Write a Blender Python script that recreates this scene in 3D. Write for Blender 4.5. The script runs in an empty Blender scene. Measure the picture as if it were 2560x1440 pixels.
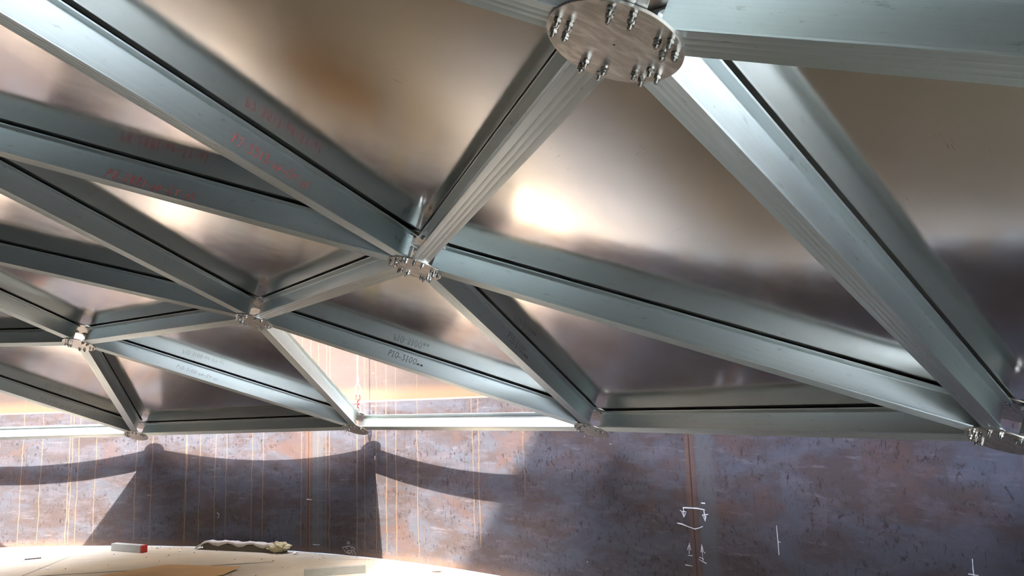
import bpy, bmesh, math, random
from mathutils import Vector as V, Matrix, noise
import numpy as np
SC = bpy.context.scene
COL = SC.collection
rnd = random.Random(7)
PI = math.pi

# ------------------------------------------------------------------ layout
SEAT = 0.0095                     # strut seats ride this far above the flat plate at the hub centre
HC = 1.96105                      # eye height above the tank floor
DC = V((-8.1694, 0.4334, -21.3459))   # centre of the dome sphere
DR = 25.6394                      # dome radius to the underside of the lower plates
RW = 11.749                       # tank shell inner radius
RIM = 22.97                       # tank shell height
SUN = V((0.1064, 0.6556, -0.7476)).normalized()
RP = 0.1727                       # gusset plate radius
TP = 0.009                        # plate thickness
BD = 0.165                        # strut depth
FW = 0.104                        # strut flange width
GAP = 0.014                       # rubber between strut and sheet
P = {'N0': (0.2682, 1.7347, 2.8179), 'N1': (-0.598, 4.5855, 2.8003), 'N2': (-2.3631, 6.8231, 2.77),
     'N3': (-4.8954, 8.4789, 2.7674), 'A': (-5.6909, 11.4696, 1.6618), 'B': (-2.0911, 9.9573, 1.6892),
     'C': (0.7144, 7.37, 1.6742), 'D': (2.5208, 4.0162, 1.6803), 'L1': (-3.6356, 3.939, 3.6445),
     'L2': (-5.7996, 5.8042, 3.612), 'N4': (-7.6974, 8.924, 2.8418), 'M0': (-2.3677, 1.3979, 3.6096)}
P = {k: V(v) for k, v in P.items()}
def dome(r, deg):
    a = math.radians(deg)
    return V((DC.x + r*math.cos(a), DC.y + r*math.sin(a), DC.z + math.sqrt(DR*DR - r*r)))
def nrm(p): return (p - DC).normalized()
P['Z'] = dome(11.29, 98.6)        # next rim node to the left
P['E'] = dome(11.29, -1.0)        # next rim node to the right
P['T'] = dome(8.55, -11.0)
RINGS = {}
# remaining nodes of the dome, beyond the frame
for k in range(18):
    d = 18.5 + 20*k
    RINGS[('p', k)] = dome(11.29, d)
    RINGS[('q', k)] = dome(8.6, 8.5 + 20*k)
for k in range(12): RINGS[('r', k)] = dome(5.85, 8.5 + 30*k)
for k in range(6): RINGS[('s', k)] = dome(3.05, 8.5 + 60*k)
RINGS[('t', 0)] = dome(0.0, 0)
for key, nm in {('p',0):'D',('p',1):'C',('p',2):'B',('p',3):'A',('p',4):'Z',('p',17):'E',('q',0):'N0',('q',1):'N1',
                ('q',2):'N2',('q',3):'N3',('q',4):'N4',('q',17):'T',('r',0):'M0',('r',1):'L1',('r',2):'L2'}.items():
    RINGS[key] = P[nm]

# ------------------------------------------------------------------ scene helpers
def link(o, parent=None):
    COL.objects.link(o)
    if parent is not None: o.parent = parent
    return o
def tag(o, label=None, cat=None, group=None, kind=None):
    if label: o['label'] = label
    if cat: o['category'] = cat
    if group: o['group'] = group
    if kind: o['kind'] = kind
    return o
def empty(name, loc, mat3=None, **kw):
    o = bpy.data.objects.new(name, None); o.empty_display_size = .1
    m = (mat3.to_4x4() if mat3 else Matrix.Identity(4)); m.translation = loc
    o.matrix_world = m
    link(o); return tag(o, **kw)
def frame(X, Z):
    X = X.normalized(); Z = (Z - X*Z.dot(X)).normalized(); Y = Z.cross(X)
    return Matrix((X, Y, Z)).transposed()

class MB:
    def __init__(s): s.v = []; s.f = []
    def add(s, vs, fs):
        n = len(s.v); s.v += [tuple(v) for v in vs]; s.f += [tuple(i+n for i in f) for f in fs]; return s
    def box(s, c, d, rot=None):
        vs = [V((x*d[0]/2, y*d[1]/2, z*d[2]/2)) for x in (-1,1) for y in (-1,1) for z in (-1,1)]
        if rot: vs = [rot @ v for v in vs]
        return s.add([v + V(c) for v in vs], [(0,1,3,2),(4,6,7,5),(0,4,5,1),(2,3,7,6),(0,2,6,4),(1,5,7,3)])
    def prism(s, poly, z0, z1, rot=None, off=(0,0,0)):
        n = len(poly); vs = [V((x,y,z0)) for x,y in poly] + [V((x,y,z1)) for x,y in poly]
        if rot: vs = [rot @ v for v in vs]
        vs = [v + V(off) for v in vs]
        return s.add(vs, [tuple(range(n))[::-1], tuple(range(n,2*n))] + [(i,(i+1)%n,n+(i+1)%n,n+i) for i in range(n)])
    def cyl(s, r, z0, z1, n=24, off=(0,0,0), ph=0):
        return s.prism([(r*math.cos(ph+2*PI*i/n), r*math.sin(ph+2*PI*i/n)) for i in range(n)], z0, z1, off=off)
    def lathe(s, prof, n=48):
        m = len(prof); vs = []
        for i in range(n):
            a = 2*PI*i/n
            vs += [(r*math.cos(a), r*math.sin(a), z) for r, z in prof]
        fs = [(i*m+j, ((i+1)%n)*m+j, ((i+1)%n)*m+j+1, i*m+j+1) for i in range(n) for j in range(m-1)]
        return s.add(vs, fs)
    def tube(s, pts, r, n=8, closed=False):
        pts = [V(p) for p in pts]; k = len(pts); rings = []
        up = V((0.13,0.21,1))
        for i,p in enumerate(pts):
            a = pts[(i-1)%k] if (i>0 or closed) else p; b = pts[(i+1)%k] if (i<k-1 or closed) else p
            t = (b-a).normalized(); u = t.cross(up)
            if u.length < 1e-4: u = t.cross(V((1,0,0)))
            u.normalize(); w = t.cross(u)
            rr = r(i/(k-1)) if callable(r) else r
            rings.append([p + (u*math.cos(2*PI*j/n) + w*math.sin(2*PI*j/n))*rr for j in range(n)])
        base = [v for ring in rings for v in ring]; fs = []
        for i in range(k if closed else k-1):
            for j in range(n):
                fs.append((i*n+j, ((i+1)%k)*n+j, ((i+1)%k)*n+(j+1)%n, i*n+(j+1)%n))
        if not closed: fs += [tuple(range(n)), tuple(range((k-1)*n, k*n))[::-1]]
        return s.add(base, fs)
    def mesh(s, name, smooth=False, fix=True):
        me = bpy.data.meshes.new(name); me.from_pydata(s.v, [], s.f); me.update()
        if fix:
            bm = bmesh.new(); bm.from_mesh(me); bmesh.ops.recalc_face_normals(bm, faces=bm.faces); bm.to_mesh(me); bm.free()
        if smooth:
            me.polygons.foreach_set('use_smooth', [True]*len(me.polygons))
        return me
    def build(s, name, mat, parent=None, smooth=False, bevel=0, angle=None):
        me = s.mesh(name, smooth or angle is not None)
        o = bpy.data.objects.new(name, me); me.materials.append(mat); link(o, parent)
        if angle is not None: me.set_sharp_from_angle(angle=math.radians(angle))
        if bevel:
            b = o.modifiers.new('b', 'BEVEL'); b.width = bevel; b.segments = 2; b.limit_method = 'ANGLE'; b.angle_limit = .6
        return o
def inst(name, me, parent=None):
    o = bpy.data.objects.new(name, me); return link(o, parent)

# ------------------------------------------------------------------ materials
class NT:
    def __init__(s, name):
        s.m = bpy.data.materials.new(name); s.m.use_nodes = True; s.t = s.m.node_tree; s.t.nodes.clear()
        s.out = s.n('ShaderNodeOutputMaterial'); s.b = s.n('ShaderNodeBsdfPrincipled'); s.l(s.b.outputs[0], s.out.inputs[0])
    def n(s, typ, **kw):
        nd = s.t.nodes.new(typ)
        for k, v in kw.items(): setattr(nd, k, v)
        return nd
    def l(s, a, b): s.t.links.new(a, b)
    def val(s, sock, v):
        if hasattr(v, 'is_linked') or isinstance(v, bpy.types.NodeSocket): s.l(v, sock)
        elif isinstance(v, (tuple, list)) and len(v) == 3 and sock.type == 'RGBA': sock.default_value = (*v, 1)
        else: sock.default_value = v
    def math(s, op, a, b=0.0, c=None, clamp=False):
        nd = s.n('ShaderNodeMath', operation=op, use_clamp=clamp); s.val(nd.inputs[0], a); s.val(nd.inputs[1], b)
        if c is not None: s.val(nd.inputs[2], c)
        return nd.outputs[0]
    def mix(s, f, a, b, blend='MIX'):
        nd = s.n('ShaderNodeMix', data_type='RGBA', blend_type=blend); s.val(nd.inputs[0], f); s.val(nd.inputs[6], a); s.val(nd.inputs[7], b)
        return nd.outputs[2]
    def noise(s, vec, scale, detail=4, rough=.55, dist=0.0, typ='3D'):
        nd = s.n('ShaderNodeTexNoise', noise_dimensions=typ); s.val(nd.inputs['Vector'], vec)
        nd.inputs['Scale'].default_value = scale; nd.inputs['Detail'].default_value = detail
        nd.inputs['Roughness'].default_value = rough; nd.inputs['Distortion'].default_value = dist
        return nd.outputs[0]
    def ramp(s, f, stops, interp='LINEAR'):
        nd = s.n('ShaderNodeValToRGB'); s.val(nd.inputs[0], f); r = nd.color_ramp; r.interpolation = interp
        while len(r.elements) < len(stops): r.elements.new(.5)
        for e, (p, c) in zip(r.elements, stops):
            e.position = p; e.color = (*c, 1) if isinstance(c, (tuple, list)) else (c, c, c, 1)
        return nd.outputs[0]
    def step(s, f, lo, hi):
        nd = s.n('ShaderNodeMapRange', interpolation_type='SMOOTHSTEP'); s.val(nd.inputs[0], f)
        nd.inputs[1].default_value = lo; nd.inputs[2].default_value = hi; return nd.outputs[0]
    def coord(s, which='Object', scale=(1,1,1), loc=(0,0,0), rot=(0,0,0)):
        tc = s.n('ShaderNodeTexCoord'); mp = s.n('ShaderNodeMapping'); s.l(tc.outputs[which], mp.inputs[0])
        mp.inputs['Scale'].default_value = scale; mp.inputs['Location'].default_value = loc; mp.inputs['Rotation'].default_value = rot
        return mp.outputs[0]
    def bump(s, h, strength=.2, dist=.01):
        nd = s.n('ShaderNodeBump'); s.val(nd.inputs['Height'], h); nd.inputs['Strength'].default_value = strength; nd.inputs['Distance'].default_value = dist
        s.l(nd.outputs[0], s.b.inputs['Normal'])
    def along(s, amount):
        g = s.n('ShaderNodeNewGeometry'); x = s.n('ShaderNodeVectorTransform', vector_type='VECTOR', convert_from='OBJECT', convert_to='WORLD')
        x.inputs[0].default_value = (1, 0, 0)
        c = s.n('ShaderNodeVectorMath', operation='CROSS_PRODUCT'); s.l(g.outputs['Normal'], c.inputs[0]); s.l(x.outputs[0], c.inputs[1])
        s.l(c.outputs[0], s.b.inputs['Tangent']); s.b.inputs['Anisotropic'].default_value = amount
    def set(s, color=None, rough=None, metal=None, spec=None):
        if color is not None: s.val(s.b.inputs['Base Color'], color)
        if rough is not None: s.val(s.b.inputs['Roughness'], rough)
        if metal is not None: s.val(s.b.inputs['Metallic'], metal)
        if spec is not None: s.val(s.b.inputs['Specular IOR Level'], spec)
        return s.m

def mat_sheet():
    m = NT('mill_finish_sheet')
    co = m.coord('Object')
    n1 = m.noise(co, 1.3, 4, .6); n2 = m.noise(m.coord('Object', (1, 1, 1)), 14, 5, .7)
    col = m.mix(m.step(n1, .3, .7), (.64, .605, .56), (.72, .685, .64))
    scr = m.noise(m.coord('Object', (3, 60, 3), rot=(0, 0, .5)), 2.2, 3, .6)
    msk = m.noise(co, 3.1, 2, .5)
    sm = m.math('MULTIPLY', m.step(scr, .645, .70), m.step(msk, .60, .66))
    col = m.mix(m.math('MULTIPLY', sm, .75), col, (.22, .19, .16))
    r = m.math('MULTIPLY_ADD', n2, .035, .085)
    r = m.math('MULTIPLY_ADD', m.step(n1, .35, .65), .03, r)
    m.bump(m.noise(m.coord('Object', (1, 1, 1)), 2.0, 2, .4), .06, .02)
    m.along(.35)
    return m.set(col, r, 1.0)
def mat_extrusion(name='extruded_aluminium', c0=(.48,.525,.515), c1=(.63,.68,.665), r0=.34):
    m = NT(name)
    st = m.noise(m.coord('Object', (.6, 90, 90)), 1.4, 5, .7)
    bl = m.noise(m.coord('Object', (1.2, 6, 6)), 2.4, 5, .65)
    col = m.mix(st, c0, c1)
    dirt = m.step(m.noise(m.coord('Object', (5, 14, 14)), 2.0, 5, .7), .60, .70)
    col = m.mix(m.math('MULTIPLY', dirt, .55), col, (.30, .28, .25))
    r = m.math('MULTIPLY_ADD', bl, .16, r0 - .06); r = m.math('MULTIPLY_ADD', st, .08, r)
    m.bump(st, .06, .0015); m.along(.75)
    return m.set(col, r, .94)
def mat_plate():
    m = NT('gusset_aluminium')
    sw = m.noise(m.coord('Object', (7, 16, 10)), 1.2, 5, .6, 1.6)
    col = m.mix(m.step(sw, .35, .7), (.46, .42, .37), (.74, .69, .62))
    m.bump(m.noise(m.coord('Object'), 40, 3, .6), .05, .001)
    return m.set(col, m.math('MULTIPLY_ADD', sw, -.12, .42), 1.0)
def mat_simple(name, col, rough, metal=0.0, var=0.0, scale=8, bump=0):
    m = NT(name)
    c = col
    if var:
        n = m.noise(m.coord('Object'), scale, 5, .65)
        c = m.mix(n, tuple(x*(1-var) for x in col), tuple(min(1, x*(1+var)) for x in col))
        if bump: m.bump(n, bump, .004)
    return m.set(c, rough, metal)

def mat_wall():
    m = NT('rusty_mill_scale_plate')
    uv = m.n('ShaderNodeTexCoord').outputs['UV']
    sx = m.n('ShaderNodeSeparateXYZ'); m.l(uv, sx.inputs[0]); U, Z = sx.outputs[0], sx.outputs[1]
    def uvc(a, b, c=0.0):
        cb = m.n('ShaderNodeCombineXYZ'); m.val(cb.inputs[0], m.math('MULTIPLY', U, a)); m.val(cb.inputs[1], m.math('MULTIPLY', Z, b)); cb.inputs[2].default_value = c
        return cb.outputs[0]
    left = m.step(U, -8.0, -11.5)                         # the end where the rain ran down
    left = m.math('SUBTRACT', 1.0, m.step(U, -12.4, -8.2))
    big = m.noise(uvc(.9, 1.5), 1.0, 5, .6, .4)
    blue = m.noise(uvc(1.1, 2.6, 3.0), 1.0, 6, .62, .5)
    scale_ = m.mix(m.step(blue, .38, .62), (.080, .058, .056), (.088, .098, .128))
    vio = m.noise(uvc(2.5, 6.0, 9.0), 1.2, 6, .7)
    col = m.mix(m.math('MULTIPLY', m.step(vio, .48, .62), .55), scale_, (.125, .112, .136))
    # rolled-in horizontal streaks of pale scale
    hs = m.noise(uvc(1.2, 9.0, 5.0), 1.6, 7, .75)
    col = m.mix(m.math('MULTIPLY', m.step(hs, .56, .68), .5), col, (.215, .205, .235))
    # rust clouds
    rc = m.math('MULTIPLY', m.step(m.noise(uvc(1.0, 1.4, 21.0), 1.1, 6, .66, .6), .52, .66), .62)
    col = m.mix(rc, col, (.125, .064, .045))
    oc = m.math('MULTIPLY', m.step(m.noise(uvc(3.2, 2.2, 31.0), 1.1, 5, .7, .4), .62, .74), .5)
    col = m.mix(oc, col, (.19, .105, .055))
    # dark flaking
    fl = m.noise(uvc(13, 9, 2.0), 1.5, 6, .72, .4); fm = m.noise(uvc(1.3, 3.2, 17.0), 1.3, 3, .5)
    col = m.mix(m.math('MULTIPLY', m.math('MULTIPLY', m.step(fl, .55, .61), m.step(fm, .44, .56)), .8), col, (.035, .020, .018))
    nk = m.noise(uvc(34, 9, 61.0), 1.4, 4, .6, .8); nm_ = m.noise(uvc(1.0, 5.0, 71.0), 1.3, 4, .6)
    col = m.mix(m.math('MULTIPLY', m.math('MULTIPLY', m.step(nk, .60, .66), m.step(nm_, .47, .58)), .85), col, (.028, .016, .015))
    vs = m.noise(uvc(16, .9, 40.0), 1.3, 5, .65, .3)
    col = m.mix(m.math('MULTIPLY', m.step(vs, .58, .70), .38), col, (.05, .036, .034))
    # second course: warmer, tan and orange
    up = m.step(Z, 2.02, 2.08)
    warm = m.mix(m.noise(uvc(1.4, 1.6, 50.0), 1.2, 5, .6, .5), (.11, .068, .042), (.07, .057, .052))
    col = m.mix(m.math('MULTIPLY', up, .8), col, warm)
    # vertical runs of rust water
    for fr, off, wob, thr, wid in ((4.3, .13, .06, .36, .042), (1.9, .37, .08, .34, .022)):
        w = m.math('SUBTRACT', m.noise(uvc(1.1, 2.1, off*70), 1.2, 3, .6), .5)
        uu = m.math('MULTIPLY_ADD', w, wob, U); c = m.math('MULTIPLY_ADD', uu, fr, off)
        cell = m.math('FLOOR', c); fx = m.math('SUBTRACT', c, cell)
        wn = m.n('ShaderNodeTexWhiteNoise', noise_dimensions='1D'); m.l(cell, wn.inputs['W'])
        ws = m.n('ShaderNodeSeparateColor'); m.l(wn.outputs[1], ws.inputs[0])
        pos = m.math('MULTIPLY_ADD', ws.outputs[0], .6, .2)
        d = m.math('ABSOLUTE', m.math('SUBTRACT', fx, pos))
        line = m.math('SUBTRACT', 1.0, m.step(d, wid*.35, wid))
        pres = m.math('LESS_THAN', ws.outputs[1], m.math('MULTIPLY_ADD', left, .46, thr - .30))
        endz = m.math('MULTIPLY', m.math('SUBTRACT', 1.0, left), m.math('MULTIPLY', ws.outputs[2], 1.7))
        on = m.step(m.math('SUBTRACT', Z, endz), -.05, .15)
        f = m.math('MULTIPLY', m.math('MULTIPLY', line, pres), m.math('MULTIPLY', on, m.math('MULTIPLY_ADD', m.noise(uvc(3, 5, off), 2, 3), .8, .35)))
        f = m.math('MULTIPLY', f, m.math('MULTIPLY_ADD', up, -.6, 1.0))
        col = m.mix(m.math('MINIMUM', m.math('MULTIPLY', f, m.math('MULTIPLY_ADD', left, .6, .4)), .6), col, (.27, .165, .075))
    # butt welds between plates and the seam between courses
    for ang in (63.73, 34.09, 4.4, 93.4, 123.0, -25.3):
        u0 = -RW*math.radians(ang)
        wob = m.math('SUBTRACT', m.noise(uvc(.4, 2.0, ang), 1.5, 4, .6), .5)
        d = m.math('ABSOLUTE', m.math('SUBTRACT', U, m.math('MULTIPLY_ADD', wob, .05, u0)))
        low = m.math('SUBTRACT', 1.0, up)
        bandw = m.math('MULTIPLY', m.math('SUBTRACT', 1.0, m.step(d, .035, .075)), m.math('MULTIPLY', low, .6))
        col = m.mix(bandw, col, (.16, .075, .038))
        dl = m.math('ABSOLUTE', m.math('SUBTRACT', U, u0))
        ln = m.math('MULTIPLY', m.math('SUBTRACT', 1.0, m.step(dl, .004, .010)), low)
        col = m.mix(m.math('MULTIPLY', ln, .9), col, (.05, .025, .015))
        pale = m.math('MULTIPLY', m.math('MULTIPLY', m.step(m.math('SUBTRACT', U, u0), .05, .09), m.math('SUBTRACT', 1.0, m.step(m.math('SUBTRACT', U, u0), .22, .34))), m.math('MULTIPLY', low, .5))
        col = m.mix(pale, col, (.125, .150, .165))
    dz = m.math('SUBTRACT', Z, 2.05)
    hb = m.math('MULTIPLY', m.step(dz, -.01, .02), m.math('SUBTRACT', 1.0, m.step(dz, .06, .24)))
    col = m.mix(m.math('MULTIPLY', hb, .7), col, (.24, .125, .045))
    ad = m.math('ABSOLUTE', dz)
    col = m.mix(m.math('SUBTRACT', 1.0, m.step(ad, .006, .014)), col, (.30, .22, .15))
    # rust creeping up from the floor
    ft = m.math('MULTIPLY', m.math('SUBTRACT', 1.0, m.step(Z, .0, .14)), m.math('MULTIPLY', m.noise(uvc(6, 6, 3), 1.5, 4, .6), 1.1))
    col = m.mix(m.math('MINIMUM', ft, .8), col, (.24, .125, .06))
    # small scraps of white paint
    ws_ = m.step(m.noise(uvc(7, 11, 77.0), 1.4, 3, .5), .765, .78)
    col = m.mix(m.math('MULTIPLY', ws_, .8), col, (.6, .58, .54))
    m.bump(m.math('ADD', m.math('MULTIPLY', fl, .5), hs), .25, .004)
    hv = m.n('ShaderNodeHueSaturation'); hv.inputs['Saturation'].default_value = .78; m.l(col, hv.inputs['Color']); col = hv.outputs[0]
    col = m.mix(1.0, col, (.46, .435, .42), 'MULTIPLY')
    return m.set(col, m.math('MULTIPLY_ADD', blue, -.2, .62), 0.0, .25)

def mat_floor():
    m = NT('dusty_steel_floor')
    co = m.coord('Object')
    a = m.noise(co, .9, 5, .6, .3); b = m.noise(m.coord('Object', (1, 3.2, 1), rot=(0, 0, -.35)), 2.6, 5, .65); c = m.noise(co, 24, 4, .7)
    col = m.mix(m.step(a, .35, .65), (.35, .295, .215), (.41, .33, .23))
    col = m.mix(m.math('MULTIPLY', m.step(b, .45, .7), .5), col, (.41, .37, .305))
    col = m.mix(m.math('MULTIPLY', m.step(c, .62, .74), .45), col, (.16, .125, .09))
    m.bump(c, .15, .003)
    return m.set(col, .8, 0.0, .3)

M = {
 'sheet': mat_sheet(), 'ext': mat_extrusion(), 'plate': mat_plate(), 'wall': mat_wall(), 'floor': mat_floor(),
 'bolt': mat_simple('bright_bolt_steel', (.46, .45, .42), .20, 1.0),
 'rubber': mat_simple('black_rubber', (.012, .012, .012), .7),
 'red': mat_simple('red_marker_ink', (.50, .035, .025), .6),
 'black': mat_simple('black_marker_ink', (.012, .012, .012), .5),
 'faint': mat_simple('worn_black_marker_ink', (.16, .16, .15), .6),
 'chalk': mat_simple('white_chalk', (.48, .49, .51), .9, 0, .25, 60),
 'rope': mat_simple('galvanised_rope', (.62, .63, .62), .45, .6),
 'shackle': mat_simple('galvanised_shackle', (.75, .76, .75), .4, .5),
 'redpaint': mat_simple('red_paint', (.30, .012, .008), .45, 0, .2, 20),
 'wood': mat_simple('weathered_timber', (.30, .285, .245), .85, 0, .28, 14, .3),
 'whitewood': mat_simple('whitewashed_timber', (.24, .225, .19), .85, 0, .2, 16, .3),
 'card': mat_simple('brown_cardboard', (.40, .235, .095), .85, 0, .10, 5),
 'film': mat_simple('dusty_plastic_film', (.40, .345, .295), .55, 0, .2, 22, .4),
 'film_knot': mat_simple('yellowed_plastic_film', (.36, .30, .17), .55, 0, .3, 30, .4),
 'dark': mat_simple('dark_steel_bar', (.05, .04, .035), .6, .3),
 'plank': mat_simple('dark_wet_timber', (.07, .055, .04), .8, 0, .3, 12),
 'paper': mat_simple('white_scrap', (.75, .75, .74), .8),
 'ground': mat_simple('pale_concrete_ground', (.42, .445, .43), .95, 0, .15, .4),
 'grit': mat_simple('grit', (.19, .15, .11), .9, 0, .5, 40),
 'seam': mat_simple('open_plate_joint', (.03, .022, .016), .9),
}

# ------------------------------------------------------------------ struts
def i_profile():
    h, t, w, r = FW/2, .0085, .0042, .009
    def fil(cx, cz, a0, a1): return [(cx + r*math.cos(a0 + (a1-a0)*i/4), cz + r*math.sin(a0 + (a1-a0)*i/4)) for i in range(5)]
    g = .0006
    rt = [(h, .0012), (h, t - .001), (h - .001, t)] + fil(w + r, t + r, 1.5*PI, PI) + fil(w + r, BD - t - r, PI, .5*PI) + [(h - .001, BD - t), (h, BD - t + .001), (h, BD - .0012)]
    top = [(h - .0012, BD), (.017, BD), (-.017, BD), (-h + .0012, BD)]
    lf = [(-y, z) for y, z in rt[::-1]]
    bot = [(-h + .0012, 0), (-.024, 0), (-.0225, g), (-.021, 0), (-.004, 0), (-.002, g*1.3), (.002, g*1.3), (.004, 0), (.021, 0), (.0225, g), (.024, 0), (h - .0012, 0)]
    return rt + top + lf + bot
PROF = i_profile()
END = .098

GL = {  # stroke letters on a 1 x 1.6 cell
 'P': [[(.25,0),(.45,1.5)],[(.4,1.35),(.8,1.55),(1.0,1.25),(.8,.9),(.4,.8)]],
 '7': [[(.1,1.4),(.9,1.4),(.75,.8),(.3,0)]],
 '8': [[(.85,1.35),(.5,1.5),(.25,1.2),(.5,.9),(.85,.5),(.6,.05),(.2,.2),(.25,.6),(.6,.9),(.9,1.2),(.8,1.4)]],
 '2': [[(.15,1.2),(.5,1.5),(.85,1.25),(.6,.7),(.1,.1),(.4,.2),(.95,.05)]],
 '3': [[(.2,1.4),(.6,1.5),(.85,1.2),(.45,.85),(.85,.6),(.75,.15),(.4,0),(.1,.15)]],
 'T3': [[(.15,1.45),(.85,1.5),(.4,.95),(.8,.75),(.85,.3),(.5,0),(.1,.15)]],
 '5': [[(.95,1.5),(.35,1.45),(.25,.9),(.65,.95),(.85,.55),(.6,.1),(.1,.1)]],
 '1': [[(.45,0),(.65,1.5)]],
 'I': [[(.3,1.25),(.6,1.5),(.5,0)],[(.25,0),(.75,.02)]],
 '0': [[(.5,1.5),(.2,1.1),(.15,.5),(.4,.02),(.75,.2),(.95,.9),(.8,1.4),(.5,1.5)]],
 'o': [[(.6,.75),(.2,.6),(.15,.15),(.5,0),(.85,.3),(.8,.65),(.5,.8)]],
 'p': [[(.15,-.15),(.4,.95)],[(.35,.8),(.75,1.0),(.95,.75),(.7,.45),(.3,.45)]],
 'S': [[(.9,1.5),(.45,1.45),(.35,1.0),(.6,.6),(.55,.1),(.2,0),(-.1,.25)]],
 'T': [[(.1,1.0),(.95,1.1)],[(.5,1.05),(.35,0)]],
 'm': [[(.05,0),(.15,.5),(.35,.1),(.45,.5),(.6,.1),(.75,.5),(.85,0)]],
 'N': [[(.2,0),(.3,1.4),(.75,.1),(.9,1.5)]],
 '6': [[(.8,1.4),(.35,.9),(.2,.3),(.5,0),(.85,.25),(.7,.6),(.3,.45)]],
 '-': [[(.2,.6),(.8,.6)]], '_': [[(.1,.55),(1.1,.5)]], ' ': []}
def handwriting(parent, text, x0, z0, cell, hgt, side, mat, slope=0.0, thick=.0022, flip=1, seed=1):
    """Marker strokes lying on the web face of a strut."""
    rg = random.Random(seed); mb = MB(); x = 0.0
    if isinstance(text, str): text = list(text)
    for ch in text:
        k = .62 if ch in '-1I' else (.8 if ch in 'mop' else 1.0)
        for st in GL[ch]:
            pts = []
            for a, b in st:
                px = x + (a*k + rg.uniform(-.03,.03))*cell; pz = (b/1.5 + rg.uniform(-.02,.02))*hgt
                pts.append(V((x0 + flip*px, side*.0042, z0 + pz + slope*px)))
            sm = []
            for i in range(len(pts)-1):
                p0, p1, p2, p3 = pts[max(i-1,0)], pts[i], pts[i+1], pts[min(i+2,len(pts)-1)]
                n = 4 if len(pts) > 2 else 1
                for q in range(n):
                    t = q/n; sm.append(.5*((2*p1) + (p2-p0)*t + (2*p0-5*p1+4*p2-p3)*t*t + (3*p1-p0-3*p2+p3)*t**3))
            sm.append(pts[-1])
            for i in range(len(sm)-1):
                d = (sm[i+1]-sm[i]); d.y = 0
                if d.length < 1e-6: continue
                d.normalize(); nn = V((-d.z, 0, d.x))*thick; e = d*thick*.5; o = V((0, side*.0003, 0))
                mb.add([sm[i]-e-nn+o, sm[i+1]+e-nn+o, sm[i+1]+e+nn+o, sm[i]-e+nn+o], [(0,1,2,3)])
        x += cell*(k + .28)
    me = mb.mesh('handwriting', fix=False); me.materials.append(mat)
    return inst('handwriting', me, parent)

STRUT = {}
def strut(a, b, label, gasket=True):
    A, B = P[a], P[b]; X = (B - A); L = X.length; R = frame(X, nrm(A) + nrm(B))
    base = A + R.col[2]*(TP + SEAT)
    o = empty('dome_strut', base, R, label=label, cat='strut', group='roof struts of the dome')
    mb = MB(); n = len(PROF); vs = []
    xs = [END, END + .3, L/2, L - END - .3, L - END]
    for x in xs: vs += [(x, y, z) for y, z in PROF]
    fs = [(i*n+j, i*n+(j+1)%n, (i+1)*n+(j+1)%n, (i+1)*n+j) for i in range(len(xs)-1) for j in range(n)]
    fs += [tuple(range(n)), tuple(range((len(xs)-1)*n, len(xs)*n))]
    mb.add(vs, fs)
    e = mb.build('i_section', M['ext'], o, angle=25)
    if gasket:
        MB().box((L/2, 0, BD + GAP/2), (L - 2*END - .03, .018, GAP)).build('gasket_strip', M['rubber'], o)
    STRUT[a + b] = o; STRUT[b + a] = o
    return o

SL = [
 ('M0','N1','long strut marked P7-3513 in red, from top left to the middle hub'),
 ('L1','N1','strut marked P8-2881 in red, below the P7-3513 strut'),
 ('N0','N1','strut joining the big nearest hub to the middle hub'),
 ('N0','D','pale wide strut falling from the big nearest hub to the right edge hub'),
 ('N0','E','wide strut leaving the big nearest hub along the top right edge'),
 ('M0','N0','strut reaching the big nearest hub from the top edge, on its left'),
 ('T','N0','strut end just behind the big nearest hub at the top edge'),
 ('N1','D','long plain strut from the middle hub to the right edge hub'),
 ('N1','C','dark strut with P10-3100 in black, running down from the middle hub'),
 ('N2','N1','short strut joining the middle hub to the next hub on its left'),
 ('L1','N2','dark upper left strut reaching the hub left of the middle hub from above'),
 ('L2','N2','dark lower left strut reaching the hub left of the middle hub from the left edge'),
 ('N2','C','strut marked P10-3100mm in black, above the open triangle'),
 ('N2','B','bright sunlit strut on the left side of the open triangle'),
 ('N3','N2','short strut between the leftmost upper hub and the next hub to its right'),
 ('L2','N3','upper strut coming from the left edge to the leftmost upper hub'),
 ('N4','N3','dark level strut from the left edge to the leftmost upper hub'),
 ('N3','B','strut with faint P10-3100-op-ST-01, down right of the leftmost upper hub'),
 ('N3','A','short steep strut from the leftmost upper hub down to the rim'),
 ('N4','A','strut with faint writing, above the small open triangle at far left'),
 ('Z','A','sunlit white rim strut at the far left edge'),
 ('A','B','shaded rim strut below the faint P10-3100-op-ST-01 strut'),
 ('B','C','sunlit white rim strut at the bottom of the open triangle'),
 ('C','D','shaded beige rim strut over the dark right part of the wall'),
 ('D','E','rim strut going off the right edge from the right edge hub'),
 ('M0','L1','ridge strut above the top left of the view'),
 ('L1','L2','ridge strut beyond the left side of the view'),
 ('L2','N4','strut beyond the left edge of the view'),
 ('N4','Z','rim-side strut beyond the left edge of the view'),
 ('E','T','strut overhead to the right, behind the view'),
]
for a, b, l in SL: strut(a, b, l)

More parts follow.
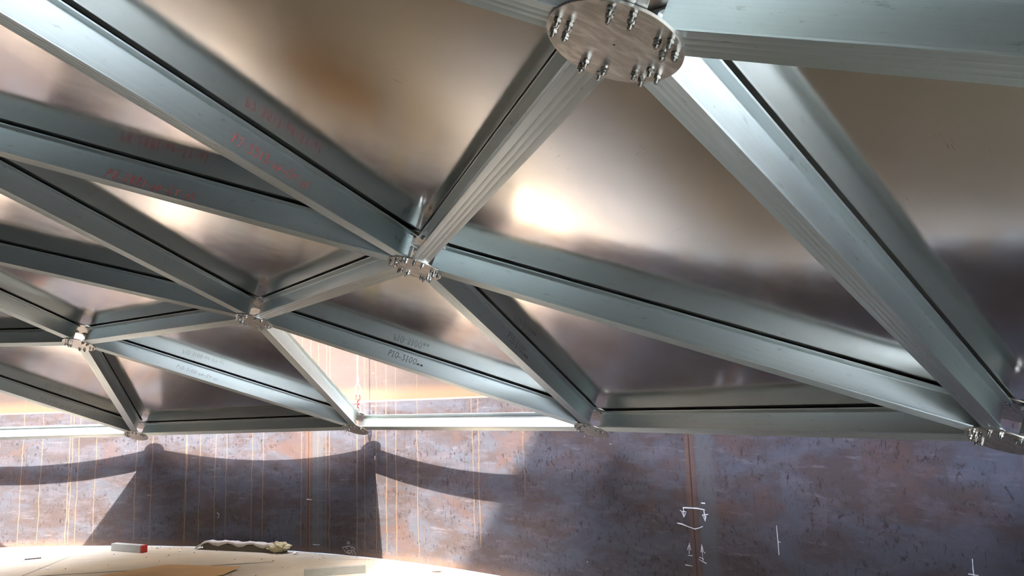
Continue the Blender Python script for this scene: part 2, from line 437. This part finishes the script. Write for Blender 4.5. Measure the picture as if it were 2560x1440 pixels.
handwriting(STRUT['M0N1'], 'P7-3513-op_ST-o1', 2.257, .060, .0285, .046, -1, M['red'], slope=-.01, thick=.0017, seed=3)
handwriting(STRUT['M0N1'], 'N6', 3.482, .072, .03, .036, -1, M['black'], thick=.001, seed=9)
handwriting(STRUT['L1N1'], 'P8-2881-op_ST-o1', 1.359, .026, .0285, .056, -1, M['red'], slope=.005, thick=.0019, seed=4)
handwriting(STRUT['N2C'], ['P','I','0'], 1.240, .072, .032, .056, -1, M['black'], slope=-.01, thick=.0022, seed=5)
handwriting(STRUT['N2C'], ['_','T3','I','0','0','m','m'], 1.335, .070, .032, .054, -1, M['black'], slope=-.01, thick=.0022, seed=15)
handwriting(STRUT['N1C'], ['P','I','0'], 1.275, .074, .037, .062, -1, M['black'], slope=-.01, thick=.0017, seed=6)
handwriting(STRUT['N1C'], ['3','1','0','0','m','m'], 1.430, .070, .037, .058, -1, M['black'], slope=-.01, thick=.0017, seed=16)
handwriting(STRUT['N1C'], ['-'], 1.398, .078, .037, .058, -1, M['black'], thick=.0017, seed=17)
handwriting(STRUT['N3B'], 'P10-3100-op_ST-o1', 1.040, .062, .0265, .042, -1, M['faint'], slope=-.02, thick=.0018, seed=7)
handwriting(STRUT['N4A'], 'P10-3100-op_ST-o1', 2.007, .045, .0275, .045, -1, M['faint'], slope=.0, thick=.0018, seed=8)

# ------------------------------------------------------------------ hubs
UPZ = TP + BD + .005
def hexpoly(af): return [(af/math.sqrt(3)*math.cos(PI/3*i), af/math.sqrt(3)*math.sin(PI/3*i)) for i in range(6)]
def nut_mesh(mb, z0, z1, af=.0175):
    mb.prism(hexpoly(af), z0 + .001, z1 - .001); mb.cyl(af*.49, z0, z1, 18)
def bolt_meshes():
    t = .0085 + TP          # grip: flange + plate, local z=0 at the plate's underside, z>0 up into the strut
    b = MB(); b.cyl(.0054, -.0225, t + .003, 14); b.cyl(.0046, -.0245, -.0225, 14); nut_mesh(b, t + .001, t + .0085)
    shank = b.mesh('bolt', True); shank.set_sharp_from_angle(angle=.6)
    w = MB(); w.cyl(.0105, -.0022, 0, 20); washer = w.mesh('washer', True); washer.set_sharp_from_angle(angle=.6)
    n = MB(); nut_mesh(n, -.0115, -.0022); nut_mesh(n, -.0185, -.0120); nut = n.mesh('nut', False)
    n1 = MB(); nut_mesh(n1, -.0125, -.0022); nut1 = n1.mesh('nut', False)
    u = MB(); u.cyl(.0052, -.022, TP + .004, 12); nut_mesh(u, TP, TP + .0055); nut_mesh(u, -.0205, -.0115); top = u.mesh('bolt', True); top.set_sharp_from_angle(angle=.6)
    for me in (shank, washer, nut, nut1, top): me.materials.append(M['bolt'])
    return shank, washer, nut, nut1, top
BSH, BWA, BNU, BN1, BTOP = bolt_meshes()
def plate_mesh(hole):
    r = RP
    if hole: prof = [(.0032, TP), (.0032, 0), (r - .0012, 0), (r, .0012), (r, TP - .0012), (r - .0012, TP), (.0032, TP)]
    else: prof = [(0, 0), (r - .0012, 0), (r, .0012), (r, TP - .0012), (r - .0012, TP), (0, TP)]
    mb = MB(); mb.lathe(prof, 72); me = mb.mesh('gusset_plate', True); me.set_sharp_from_angle(angle=.5)
    me.materials.append(M['plate']); return me
PLH, PL = plate_mesh(True), plate_mesh(False)
def hub(k, nbrs, label, fine=False, mids=False):
    c = P[k]; n = nrm(c); X0 = V((1, 0.3, 0)); R = frame(X0 - n*X0.dot(n), n)
    o = empty('hub_connector', c, R, label=label, cat='connector', group='bolted hub connectors')
    lo = inst('gusset_plate', PLH if fine else PL, o)
    up = inst('gusset_plate', PL, o); up.location = (0, 0, UPZ)
    inv = R.transposed()
    for q in nbrs:
        d = inv @ (P[q] - c); a = math.atan2(d.y, d.x)
        for rr in (.119, .150):
            for s in (-1, 1):
                x = rr*math.cos(a) - s*.026*math.sin(a); y = rr*math.sin(a) + s*.026*math.cos(a)
                b = inst('bolt', BSH, o); b.location = (x, y, 0); b.rotation_euler = (0, 0, rnd.uniform(0, 2))
                if fine or mids:
                    nu = inst('nut', BNU if (rnd.random() < .3) else BN1, b); inst('washer', BWA, b)
                else: inst('nut', BN1, b)
                t = inst('bolt', BTOP, o); t.location = (x, y, UPZ); t.rotation_euler = (0, 0, rnd.uniform(0, 2))
    return o
hub('N0', ['N1','D','E','T','M0'], 'large round bolted hub plate nearest the camera at the top of the photo', fine=True)
hub('N1', ['N0','N2','C','D','L1','M0'], 'round bolted hub in the middle where the P7-3513 and P8-2881 struts end', mids=True)
hub('N2', ['N1','N3','B','C','L1','L2'], 'round bolted hub at the top corner of the open triangle', mids=True)
hub('N3', ['N2','N4','A','B','L2'], 'small pale bolted hub on the far left, above the rim', mids=True)
hub('A', ['Z','B','N3','N4'], 'leftmost rim hub, beside the sunlit rim strut at far left')
hub('B', ['A','C','N2','N3'], 'rim hub under the white lifting sling')
hub('C', ['B','D','N1','N2'], 'rim hub at the right corner of the open triangle')
hub('D', ['C','E','N0','N1'], 'dark rim hub cut by the right edge of the photo', mids=True)
for k, nb, l in (('M0',['N0','N1','L1'],'hub above the top edge of the view'), ('L1',['N1','N2','M0','L2'],'hub beyond the upper left edge of the view'),
                 ('L2',['N2','N3','L1','N4'],'hub beyond the left edge of the view, upper one'), ('N4',['N3','A','L2','Z'],'hub beyond the left edge of the view, lower one')):
    hub(k, nb, l)

# ------------------------------------------------------------------ sheets
LIFT = TP + SEAT + BD + GAP
def sheet_geo(a, b, c, res=18, seed=0, bulge=.012):
    pts = [q + nrm(q)*LIFT for q in (a, b, c)]
    cen = (pts[0]+pts[1]+pts[2])/3; n = (pts[1]-pts[0]).cross(pts[2]-pts[0]).normalized()
    if n.dot(nrm(cen)) < 0: n = -n
    sh = []
    for i in range(3):
        p, q, r = pts[i], pts[(i+1)%3], pts[(i+2)%3]
        u = ((q-p).normalized() + (r-p).normalized()).normalized(); half = math.acos(max(-1, min(1, (q-p).normalized().dot((r-p).normalized()))))/2
        sh.append(p + u*(.0035/math.sin(half)))
    vs, idx = [], {}
    for i in range(res+1):
        for j in range(res+1-i):
            u, v = i/res, j/res; w = 1-u-v
            p = sh[0]*w + sh[1]*u + sh[2]*v
            e = min(u, v, w)*3
            k = (1-(1-min(1, e*1.0))**2)
            z = bulge*k + .0035*k*noise.noise(p*.9 + V((seed*3.1, 0, 0))) 
            idx[(i, j)] = len(vs); vs.append(p + n*z)
    fs = []
    for i in range(res):
        for j in range(res-i):
            fs.append((idx[(i,j)], idx[(i+1,j)], idx[(i,j+1)]))
            if j < res-i-1: fs.append((idx[(i+1,j)], idx[(i+1,j+1)], idx[(i,j+1)]))
    edge = [idx[(i,0)] for i in range(res)] + [idx[(res-j,j)] for j in range(res)] + [idx[(0,j)] for j in range(res,0,-1)]
    m = len(vs); th = .0025
    vs2 = vs + [v + n*th for v in vs]
    fs2 = fs + [tuple(x+m for x in f[::-1]) for f in fs] + [(edge[i], edge[i-1], edge[i-1]+m, edge[i]+m) for i in range(len(edge))]
    return vs2, fs2, cen, n
BULGE = {'M0N0N1': .000, 'N0N1D': -.009, 'N0DE': .003, 'M0L1N1': .004}
def sheet(ks, label, seed=0):
    a, b, c = [P[k] for k in ks]
    vs, fs, cen, n = sheet_geo(a, b, c, seed=seed, bulge=BULGE.get(''.join(ks), .006))
    R = frame(b - a, n); Ri = R.transposed()
    mb = MB(); mb.add([Ri @ (v - cen) for v in vs], fs)
    o = mb.build('roofing_sheet', M['sheet'], angle=40)
    mw = R.to_4x4(); mw.translation = cen; o.matrix_world = mw
    return tag(o, label, 'panel', 'triangular aluminium roof panels')
PANELS = [
 (('M0','N0','N1'), 'big triangular roof panel at top centre, left of the nearest hub'),
 (('M0','L1','N1'), 'bright roof panel between the P7-3513 and P8-2881 struts'),
 (('N0','N1','D'), 'large triangular roof panel right of centre, between the middle hub and nearest hub'),
 (('N0','D','E'), 'dark brown roof panel filling the upper right corner'),
 (('N1','C','D'), 'dark roof panel above the shaded beige rim strut'),
 (('N1','N2','C'), 'roof panel between the two struts marked P10-3100'),
 (('L1','N1','N2'), 'roof panel below the P8-2881 strut'),
 (('L1','L2','N2'), 'roof panel at the left edge between the two dark left struts'),
 (('N2','N3','L2'), 'roof panel over the short strut joining the two left upper hubs'),
 (('N3','N2','B'), 'roof panel left of the bright sunlit strut'),
 (('N3','A','B'), 'narrow roof panel above the shaded rim strut'),
 (('N3','N4','A'), 'roof panel above the small open triangle at far left'),
 (('L2','N3','N4'), 'roof panel wedge at the left edge beside the leftmost upper hub'),
]
for i, (ks, l) in enumerate(PANELS): sheet(ks, l, i)

# roof sheets further along the dome, beyond the frame
VIS = {frozenset(k) for k, _ in PANELS}
KEYOF = {}
names = {}
for key, pos in RINGS.items():
    nm = next((k for k, v in P.items() if (v - pos).length < 1e-6), None); names[key] = nm
TRI = []
for k in range(18):
    TRI.append((('p',k), ('p',(k+1)%18), ('q',(k+1)%18)))
    TRI.append((('q',k), ('q',(k+1)%18), ('p',k)))
for s in range(6):
    q = [('q',(3*s+i)%18) for i in range(4)]; r = [('r',(2*s+i)%12) for i in range(3)]; t = [('s',s), ('s',(s+1)%6)]
    for i in range(3): TRI.append((q[i], q[i+1], r[i] if i < 3 else r[2]))
    for i in range(2): TRI.append((r[i], r[i+1], q[i+1]))
    for i in range(2): TRI.append((r[i], r[i+1], t[i] if i < 2 else t[1]))
    TRI.append((t[0], t[1], r[1])); TRI.append((t[0], t[1], ('t',0)))
OPEN = {frozenset(('B','C','N2')), frozenset(('A','Z','N4'))}
OPENK = set()
def is_open(tri):
    nm = frozenset(names[k] for k in tri)
    if nm in OPEN or nm in VIS: return True
    c = sum((RINGS[k] for k in tri), V())/3
    return OPENFN(c, tri)
def OPENFN(c, tri):
    a = math.degrees(math.atan2(c.y - DC.y, c.x - DC.x)); r = math.hypot(c.y - DC.y, c.x - DC.x)
    if -42 < a < -8 and r > 8.8: return True       # bays behind the viewer, still uncovered
    nm = {names[k] for k in tri}
    if 'Z' in nm and 'N4' not in nm and r > 8.8: return True       # bays round the next rim hub on the left are uncovered
    ps = sorted(k[1] for k in tri if k[0] == 'p')
    if len(ps) == 2 and ps[1] == ps[0] + 1 and ps[0] % 2 and ps[0] < 13: return True      # every second rim bay is left open
    return False
mb = MB(); nsk = 0
for i, tri in enumerate(TRI):
    if is_open(tri): continue
    vs, fs, cen, n = sheet_geo(*[RINGS[k] for k in tri], res=3, seed=i)
    mb.add(vs, fs)
ce = mb.build('ceiling', M['sheet']); tag(ce, kind='structure')

# ------------------------------------------------------------------ tank
DOOR = (-28.0, 6.6, 1.2)
def shell():
    n, zs = 288, [0, .4, .8, 1.2, 2.0, 2.3, 4, 8, 14, RIM]
    th = .014
    vs, fs, uvs = [], [], []
    for i in range(n+1):
        a = -PI + .35 + 2*PI*i/n     # seam of the map lies behind the viewer
        for z in zs: vs.append((DC.x + RW*math.cos(a), DC.y + RW*math.sin(a), z))
    m = len(zs)
    me = bpy.data.meshes.new('wall_round')
    for i in range(n):
        for j in range(m-1):
            mid = math.degrees(-PI + .35 + 2*PI*(i+.5)/n)
            if DOOR[0] < mid < DOOR[1] and zs[j+1] <= DOOR[2]: continue      # access opening cut in the shell, right of the viewer
            fs.append((i*m+j, i*m+j+1, (i+1)*m+j+1, (i+1)*m+j))
    k = len(vs)
    vs += [(DC.x + (x-DC.x)*(1+th/RW), DC.y + (y-DC.y)*(1+th/RW), z) for x, y, z in vs]
    fs += [tuple(q+k for q in f[::-1]) for f in fs]
    fs += [(i*m+m-1, k+i*m+m-1, k+(i+1)*m+m-1, (i+1)*m+m-1) for i in range(n)]
    me.from_pydata(vs, [], fs)
    uv = me.uv_layers.new(name='UVMap')
    for lp in me.loops:
        vi = lp.vertex_index % k; i = vi // m
        uv.data[lp.index].uv = (-RW*(-PI + .35 + 2*PI*i/n), vs[vi][2])
    me.polygons.foreach_set('use_smooth', [True]*len(me.polygons))
    me.materials.append(M['wall']); me.update(); me.set_sharp_from_angle(angle=.8)
    o = bpy.data.objects.new('wall_round', me); link(o); return tag(o, kind='structure')
WALL = shell()
def on_wall(deg, z, lift=.002):
    a = math.radians(deg); return V((DC.x + (RW-lift)*math.cos(a), DC.y + (RW-lift)*math.sin(a), z))
def chalk(strokes, w, name='chalk_mark', mat='chalk', amp=1):
    mb = MB()
    for st in strokes:
        P_ = []
        for i in range(len(st)-1):
            n = max(1, int(math.hypot((st[i+1][0]-st[i][0])*.205, st[i+1][1]-st[i][1])/.025))
            for q in range(n): P_.append((st[i][0]+(st[i+1][0]-st[i][0])*q/n, st[i][1]+(st[i+1][1]-st[i][1])*q/n))
        P_.append(st[-1])
        L = []
        for i, (d, z) in enumerate(P_):
            a = P_[max(i-1,0)]; b = P_[min(i+1,len(P_)-1)]
            du, dz = -(b[0]-a[0])*.205, b[1]-a[1]; q = math.hypot(du, dz) or 1
            ww = w*(.6+.8*rnd.random())
            nu, nz = -dz/q*ww, du/q*ww
            L.append((on_wall(d - nu/.205, z + nz), on_wall(d + nu/.205, z - nz)))
        for i in range(len(L)-1):
            mb.add([L[i][0], L[i][1], L[i+1][1], L[i+1][0]], [(0,1,2,3)])
    me = mb.mesh(name, fix=False); me.materials.append(M[mat]); return inst(name, me, WALL)

gd = MB().add([(DC.x + 90*math.cos(2*PI*i/48), DC.y + 90*math.sin(2*PI*i/48), -.04) for i in range(48)], [tuple(range(48))])
tag(gd.build('ground', M['ground']), kind='structure')
# floor
nf = 96
fl = MB().add([(RW*math.cos(2*PI*i/nf), RW*math.sin(2*PI*i/nf), 0) for i in range(nf)] + [(0,0,0)], [(i, (i+1)%nf, nf) for i in range(nf)])
FLOOR = fl.build('floor', M['floor']); FLOOR.location = (DC.x, DC.y, 0); tag(FLOOR, kind='structure')
def seam(pts, w0):
    mb = MB(); L = []
    for i, p in enumerate(pts):
        p = V((p[0], p[1], 0)); a = V((*pts[max(i-1,0)], 0)); b = V((*pts[min(i+1,len(pts)-1)], 0)); t = (b-a).normalized(); n = V((-t.y, t.x, 0))
        w = w0*(.75 + .5*rnd.random())*(.35 if i in (0, len(pts)-1) else 1)
        L.append((p + n*w, p - n*w))
    off = V((DC.x, DC.y, 0)); z = V((0, 0, .0015))
    for i in range(len(L)-1): mb.add([L[i][0]-off+z, L[i][1]-off+z, L[i+1][1]-off+z, L[i+1][0]-off+z], [(0,1,2,3)])
    me = mb.mesh('plate_joint', fix=False); me.materials.append(M['seam']); return inst('plate_joint', me, FLOOR)
def lerp2(a, b, n): return [(a[0]+(b[0]-a[0])*i/n, a[1]+(b[1]-a[1])*i/n) for i in range(n+1)]
seam(lerp2((-7.6, 9.70), (-3.25, 10.35), 24), .016)
seam(lerp2((-6.29, 9.7), (-6.44, 11.26), 12), .006)
seam(lerp2((-2.45, 10.4), (-1.8, 10.25), 6) , .004)

# ------------------------------------------------------------------ lifting sling on the rim hub
def ring_pts(c, R, ax, rx, rz, n=20):
    return [c + ax*(rx*math.cos(2*PI*i/n)) + V((0,0,1))*(rz*math.sin(2*PI*i/n)) for i in range(n)]
cb = P['B'] + nrm(P['B'])*(TP + UPZ); ZU = V((0,0,1)); AX = V((.98,-.2,0)); AY = V((.2,.98,0))
c0 = V((-2.066, 9.99, cb.z))
sl = empty('lifting_sling', c0, label='white lifting sling with red links hanging above the rim hub', cat='sling')
def loc(pts): return [p - c0 for p in pts]
sh = MB().tube(loc(ring_pts(c0 + ZU*.075, 0, AX, .040, .062)), .0085, 8, True)
sh.tube(loc([c0 + AX*-.05 + ZU*.018, c0 + AX*.05 + ZU*.018]), .010, 8)
sh.build('shackle', M['shackle'], sl, smooth=True)
r1 = MB().tube(loc(ring_pts(c0 + ZU*.165, 0, AY, .024, .050)), .0105, 8, True)
r1.tube(loc(ring_pts(c0 + ZU*.240, 0, AX, .024, .048)), .0105, 8, True)
r1.build('chain_link', M['redpaint'], sl, smooth=True)
MB().tube(loc(ring_pts(c0 + ZU*.205, 0, AX, .020, .040)), .006, 8, True).build('chain_link', M['shackle'], sl, smooth=True)
MB().tube(loc([c0 + ZU*.275 + AX*.0] + ring_pts(c0 + ZU*.345, 0, AX, .036, .070)[15:20] + ring_pts(c0 + ZU*.345, 0, AX, .036, .070)[0:15]), .008, 8, True).build('rope_eye', M['rope'], sl, smooth=True)
fer = MB().tube(loc([c0 + ZU*.41, c0 + ZU*.50]), .016, 10); fer.build('ferrule', M['shackle'], sl, smooth=True)
rp = MB().tube(loc([c0 + ZU*.41, c0 + ZU*3 + AX*.0, c0 + ZU*9, c0 + ZU*19.5]), .0105, 8); rp.build('wire_rope', M['rope'], sl, smooth=True)

# ------------------------------------------------------------------ things on the floor
def ground_frame(x, y, ang): return Matrix.Translation((x, y, 0)) @ Matrix.Rotation(ang, 4, 'Z')
blk = empty('timber_block', (-5.71, 11.47, 0), Matrix.Rotation(math.atan2(-.29, .62), 3, 'Z'), label='short grey timber block with a red painted end lying by the wall', cat='block')
MB().box((-.04, 0, .0525), (.62, .09, .105)).build('block_body', M['wood'], blk, bevel=.006)
MB().box((.2915, 0, .0525), (.043, .09, .105)).build('painted_end', M['redpaint'], blk, bevel=.006)['label'] = 'red painted end'
# long bundle wrapped in film
d = V((1.493, -.576, 0)); ang = math.atan2(d.y, d.x)
wr = empty('wrapped_plank', (-3.99, 11.235, 0), Matrix.Rotation(ang, 3, 'Z'), label='long dark plank half wrapped in dusty plastic film at the foot of the wall', cat='plank')
MB().box((.05, 0, .045), (1.42, .10, .09)).build('plank', M['plank'], wr, bevel=.004)
n = 44; mb = MB(); vs = []
for i in range(n+1):
    t = i/n; x = -.80 + 1.36*t
    top = .128 if t > .14 else .03 + .098*t/.14
    top += .003*math.sin(i*1.7) + .005*math.sin(i*.43)
    low = top - .045 - .018*math.sin(i*.5+1) if t > .14 else top - .035
    prof = [(-.062, low), (-.064, (low+top)/2 + .01), (-.045, top), (.02, top + .006*math.sin(i*.9)), (.06, top-.01), (.064, low + .01)]
    vs += [(x, y + .004*math.sin(i*2.1+j), z) for j, (y, z) in enumerate(prof)]
k = 6; fs = [(i*k+j, (i+1)*k+j, (i+1)*k+j+1, i*k+j+1) for i in range(n) for j in range(k-1)]
mb.add(vs, fs); o = mb.build('plastic_film', M['film'], wr, smooth=True)
so = o.modifiers.new('s', 'SOLIDIFY'); so.thickness = .004
bm = bmesh.new(); bmesh.ops.create_icosphere(bm, subdivisions=4, radius=1)
for v in bm.verts:
    q = v.co.copy(); f = 1 + .35*noise.noise(q*2.2) + .25*noise.noise(q*5 + V((3,1,2)))
    v.co = V((q.x*.165*f, q.y*.085*f, q.z*.066*f))
me = bpy.data.meshes.new('film_knot'); bm.to_mesh(me); bm.free(); me.materials.append(M['film_knot'])
ko = inst('film_knot', me, wr); ko.location = (.66, -.02, .082); ko['label'] = 'crumpled yellowed end of the film'
# cardboard sheet
mb = MB(); poly = [(-5.35, 9.45), (-5.20, 9.81), (-4.59, 10.23), (-3.54, 9.93), (-3.62, 9.60), (-4.0, 9.2), (-4.7, 9.05)]
vs = [(x + 4.4, y - 9.7, .012 + (.022 if i in (2, 3) else .004*i % .011)) for i, (x, y) in enumerate(poly)] + [(-.1, .1, .045)]
mb.add(vs, [(i, (i+1)%7, 7) for i in range(7)])
cd = mb.build('cardboard_sheet', M['card']); cd.location = (-4.4, 9.7, 0); tag(cd, 'flattened brown cardboard sheet on the floor at the bottom edge', 'cardboard')
so = cd.modifiers.new('s', 'SOLIDIFY'); so.thickness = .006; so.offset = 0
# grey board standing on edge
bd = empty('timber_board', (-2.23, 9.452, 0), Matrix.Rotation(math.atan2(.103, .62), 3, 'Z'), label='grey timber board on edge near the bottom, right of the cardboard', cat='board')
MB().box((0, 0, .046), (.72, .045, .092)).build('board', M['whitewood'], bd, bevel=.003)
st = MB().tube([(-.10, 0, .007), (.10, 0, .007)], .0075, 8).build('steel_bar', M['dark'], smooth=True)
st.location = (-6.90, 11.11, 0); st.rotation_euler = (0, 0, math.atan2(.083, .174)); tag(st, 'short dark steel bar lying on the floor at bottom left', 'bar')
def scrap(x, y, s, label, seed, mat='paper'):
    rg = random.Random(seed); mb = MB()
    vs = [V((s*math.cos(a)*rg.uniform(.5, 1), .6*s*math.sin(a)*rg.uniform(.5, 1), rg.uniform(.004, s*.5))) for a in (0, 1.1, 2.2, 3.2, 4.3, 5.3)] + [V((0, 0, s*.55))]
    mb.add(vs, [(i, (i+1)%6, 6) for i in range(6)])
    o = mb.build('scrap', M[mat]); o.location = (x, y, 0); so = o.modifiers.new('s', 'SOLIDIFY'); so.thickness = .004
    return tag(o, label, 'scrap', 'white scraps on the floor')
scrap(-3.10, 10.82, .075, 'white scrap beside the crumpled end of the wrapped plank', 1)
scrap(-1.02, 9.42, .085, 'white scrap on the sunlit floor triangle', 2)
scrap(-3.02, 10.0, .03, 'small white pebble-like scrap right of the cardboard', 3)
scrap(-6.22, 10.35, .04, 'small white scrap left of the cardboard', 4)
scrap(-4.93, 11.36, .03, 'tiny white scrap by the wall between block and plank', 5)
# grit scattered over the floor: too much to count
mb = MB(); rg = random.Random(11)
for i in range(250):
    if i < 150:
        a = math.radians(rg.uniform(36, 84)); r = RW - abs(rg.gauss(0.05, .12)) - .03; x, y = DC.x + r*math.cos(a), DC.y + r*math.sin(a); s = rg.uniform(.003, .009)
    else:
        x, y = rg.uniform(-7.2, .4), rg.uniform(8.2, 11.3); s = rg.uniform(.004, .011)
        if math.hypot(x - DC.x, y - DC.y) > RW - .05: continue
    R_ = Matrix.Rotation(rg.uniform(0, 6), 3, 'Z')
    mb.box((x, y, s*.4), (s*rg.uniform(.8, 2), s, s*.8), R_)
gr = mb.build('grit', M['grit']); tag(gr, 'dark grit scattered over the beige tank floor', 'grit', kind='stuff')

# ------------------------------------------------------------------ chalk marks on the shell
CA = [[(34.678,.971),(34.315,.976),(34.01,.979),(33.814,.981),(33.378,.976)], [(34.642,.969),(34.65,.886)], [(34.853,.947),(34.767,.935),(34.492,.94),(34.642,.886),(34.751,.93)],
      [(33.45,.971),(33.412,.878)], [(33.575,.927),(33.22,.942)], [(33.54,.927),(33.422,.88),(33.348,.929)],
      [(35.086,.827),(34.778,.824),(34.424,.809),(34.037,.798),(33.82,.811),(33.566,.831)], [(33.58,1.032),(33.352,1.033)]]
CB = [[(34.556,.605),(34.413,.67),(34.371,.605)], [(34.44,.65),(34.474,.573)], [(34.562,.557),(34.283,.562)], [(33.779,.606),(33.706,.675),(33.629,.615),(33.537,.603)],
      [(33.708,.67),(33.7,.535)], [(33.879,.561),(33.641,.55)], [(33.941,.541),(33.5,.518)], [(34.751,.469),(34.323,.472)]]
for st in CA: chalk([st], .0045)
for st in CB: chalk([st], .003)
chalk([[(29.616,.934),(29.614,.846),(29.609,.804),(29.613,.706)]], .003); chalk([[(29.613,.808),(29.472,.808)]], .003)
chalk([[(21.785,.938),(21.801,.878),(21.805,.76)]], .003); chalk([[(21.982,.843),(21.643,.847)]], .003)
for st in ([(60.218,.188),(60.034,.163),(60.279,.151),(60.218,.188)], [(60.708,.10),(60.401,.041),(60.034,.028)], [(60.708,.10),(60.034,.126),(59.79,.07),(60.279,.06)],
           [(60.279,.061),(60.095,.018),(59.912,.056),(59.79,.014)], [(59.912,.119),(59.606,.095),(59.729,.063)], [(59.729,.063),(59.546,.034),(59.607,.015)], [(60.524,.107),(60.279,.087)]): chalk([st], .0022)
chalk([[(63.885,.716),(63.386,.711)]], .004); chalk([[(63.295,.107),(62.677,.108)]], .003)
chalk([[(71.761,.492),(71.572,.472),(71.686,.411)]], .003)

# ------------------------------------------------------------------ light, sky, camera
su = bpy.data.lights.new('sun', 'SUN'); su.energy = 20.0; su.angle = .0093; su.color = (1, .955, .885)
so = bpy.data.objects.new('sun', su); link(so); so.rotation_euler = (-SUN).to_track_quat('Z', 'Y').to_euler(); so.location = (0, 0, 30)
w = bpy.data.worlds.new('sky'); SC.world = w; w.use_nodes = True; nt = w.node_tree
sky = nt.nodes.new('ShaderNodeTexSky'); sky.sky_type = 'NISHITA'; sky.sun_disc = False
sky.sun_elevation = math.asin(-SUN.z); sky.sun_rotation = math.atan2(-SUN.x, -SUN.y); sky.air_density = 1.0; sky.dust_density = 1.5
bg = nt.nodes['Background']; nt.links.new(sky.outputs[0], bg.inputs[0]); bg.inputs[1].default_value = 3.8

cam = bpy.data.cameras.new('camera'); co = bpy.data.objects.new('camera', cam); link(co)
pitch, roll = math.radians(8.67523), math.radians(-1.86462); cam.sensor_width = 36; cam.lens = 1888.24/2560*36
fwd = V((0, math.cos(pitch), math.sin(pitch))); up0 = V((0, -math.sin(pitch), math.cos(pitch))); rt0 = V((1, 0, 0))
rt = rt0*math.cos(roll) + up0*math.sin(roll); up = -rt0*math.sin(roll) + up0*math.cos(roll)
m4 = Matrix((rt, up, -fwd)).transposed().to_4x4(); m4.translation = (0, 0, HC); co.matrix_world = m4
cam.clip_start = .05; SC.camera = co
SC.view_settings.view_transform = 'Standard'; SC.view_settings.look = 'None'; SC.view_settings.gamma = 1; SC.view_settings.exposure = 1.15
SC.view_settings.use_curve_mapping = False
cy = SC.cycles; cy.max_bounces = 16; cy.diffuse_bounces = 8; cy.glossy_bounces = 10; cy.use_denoising = True; cy.blur_glossy = .3
cy.sample_clamp_indirect = 12
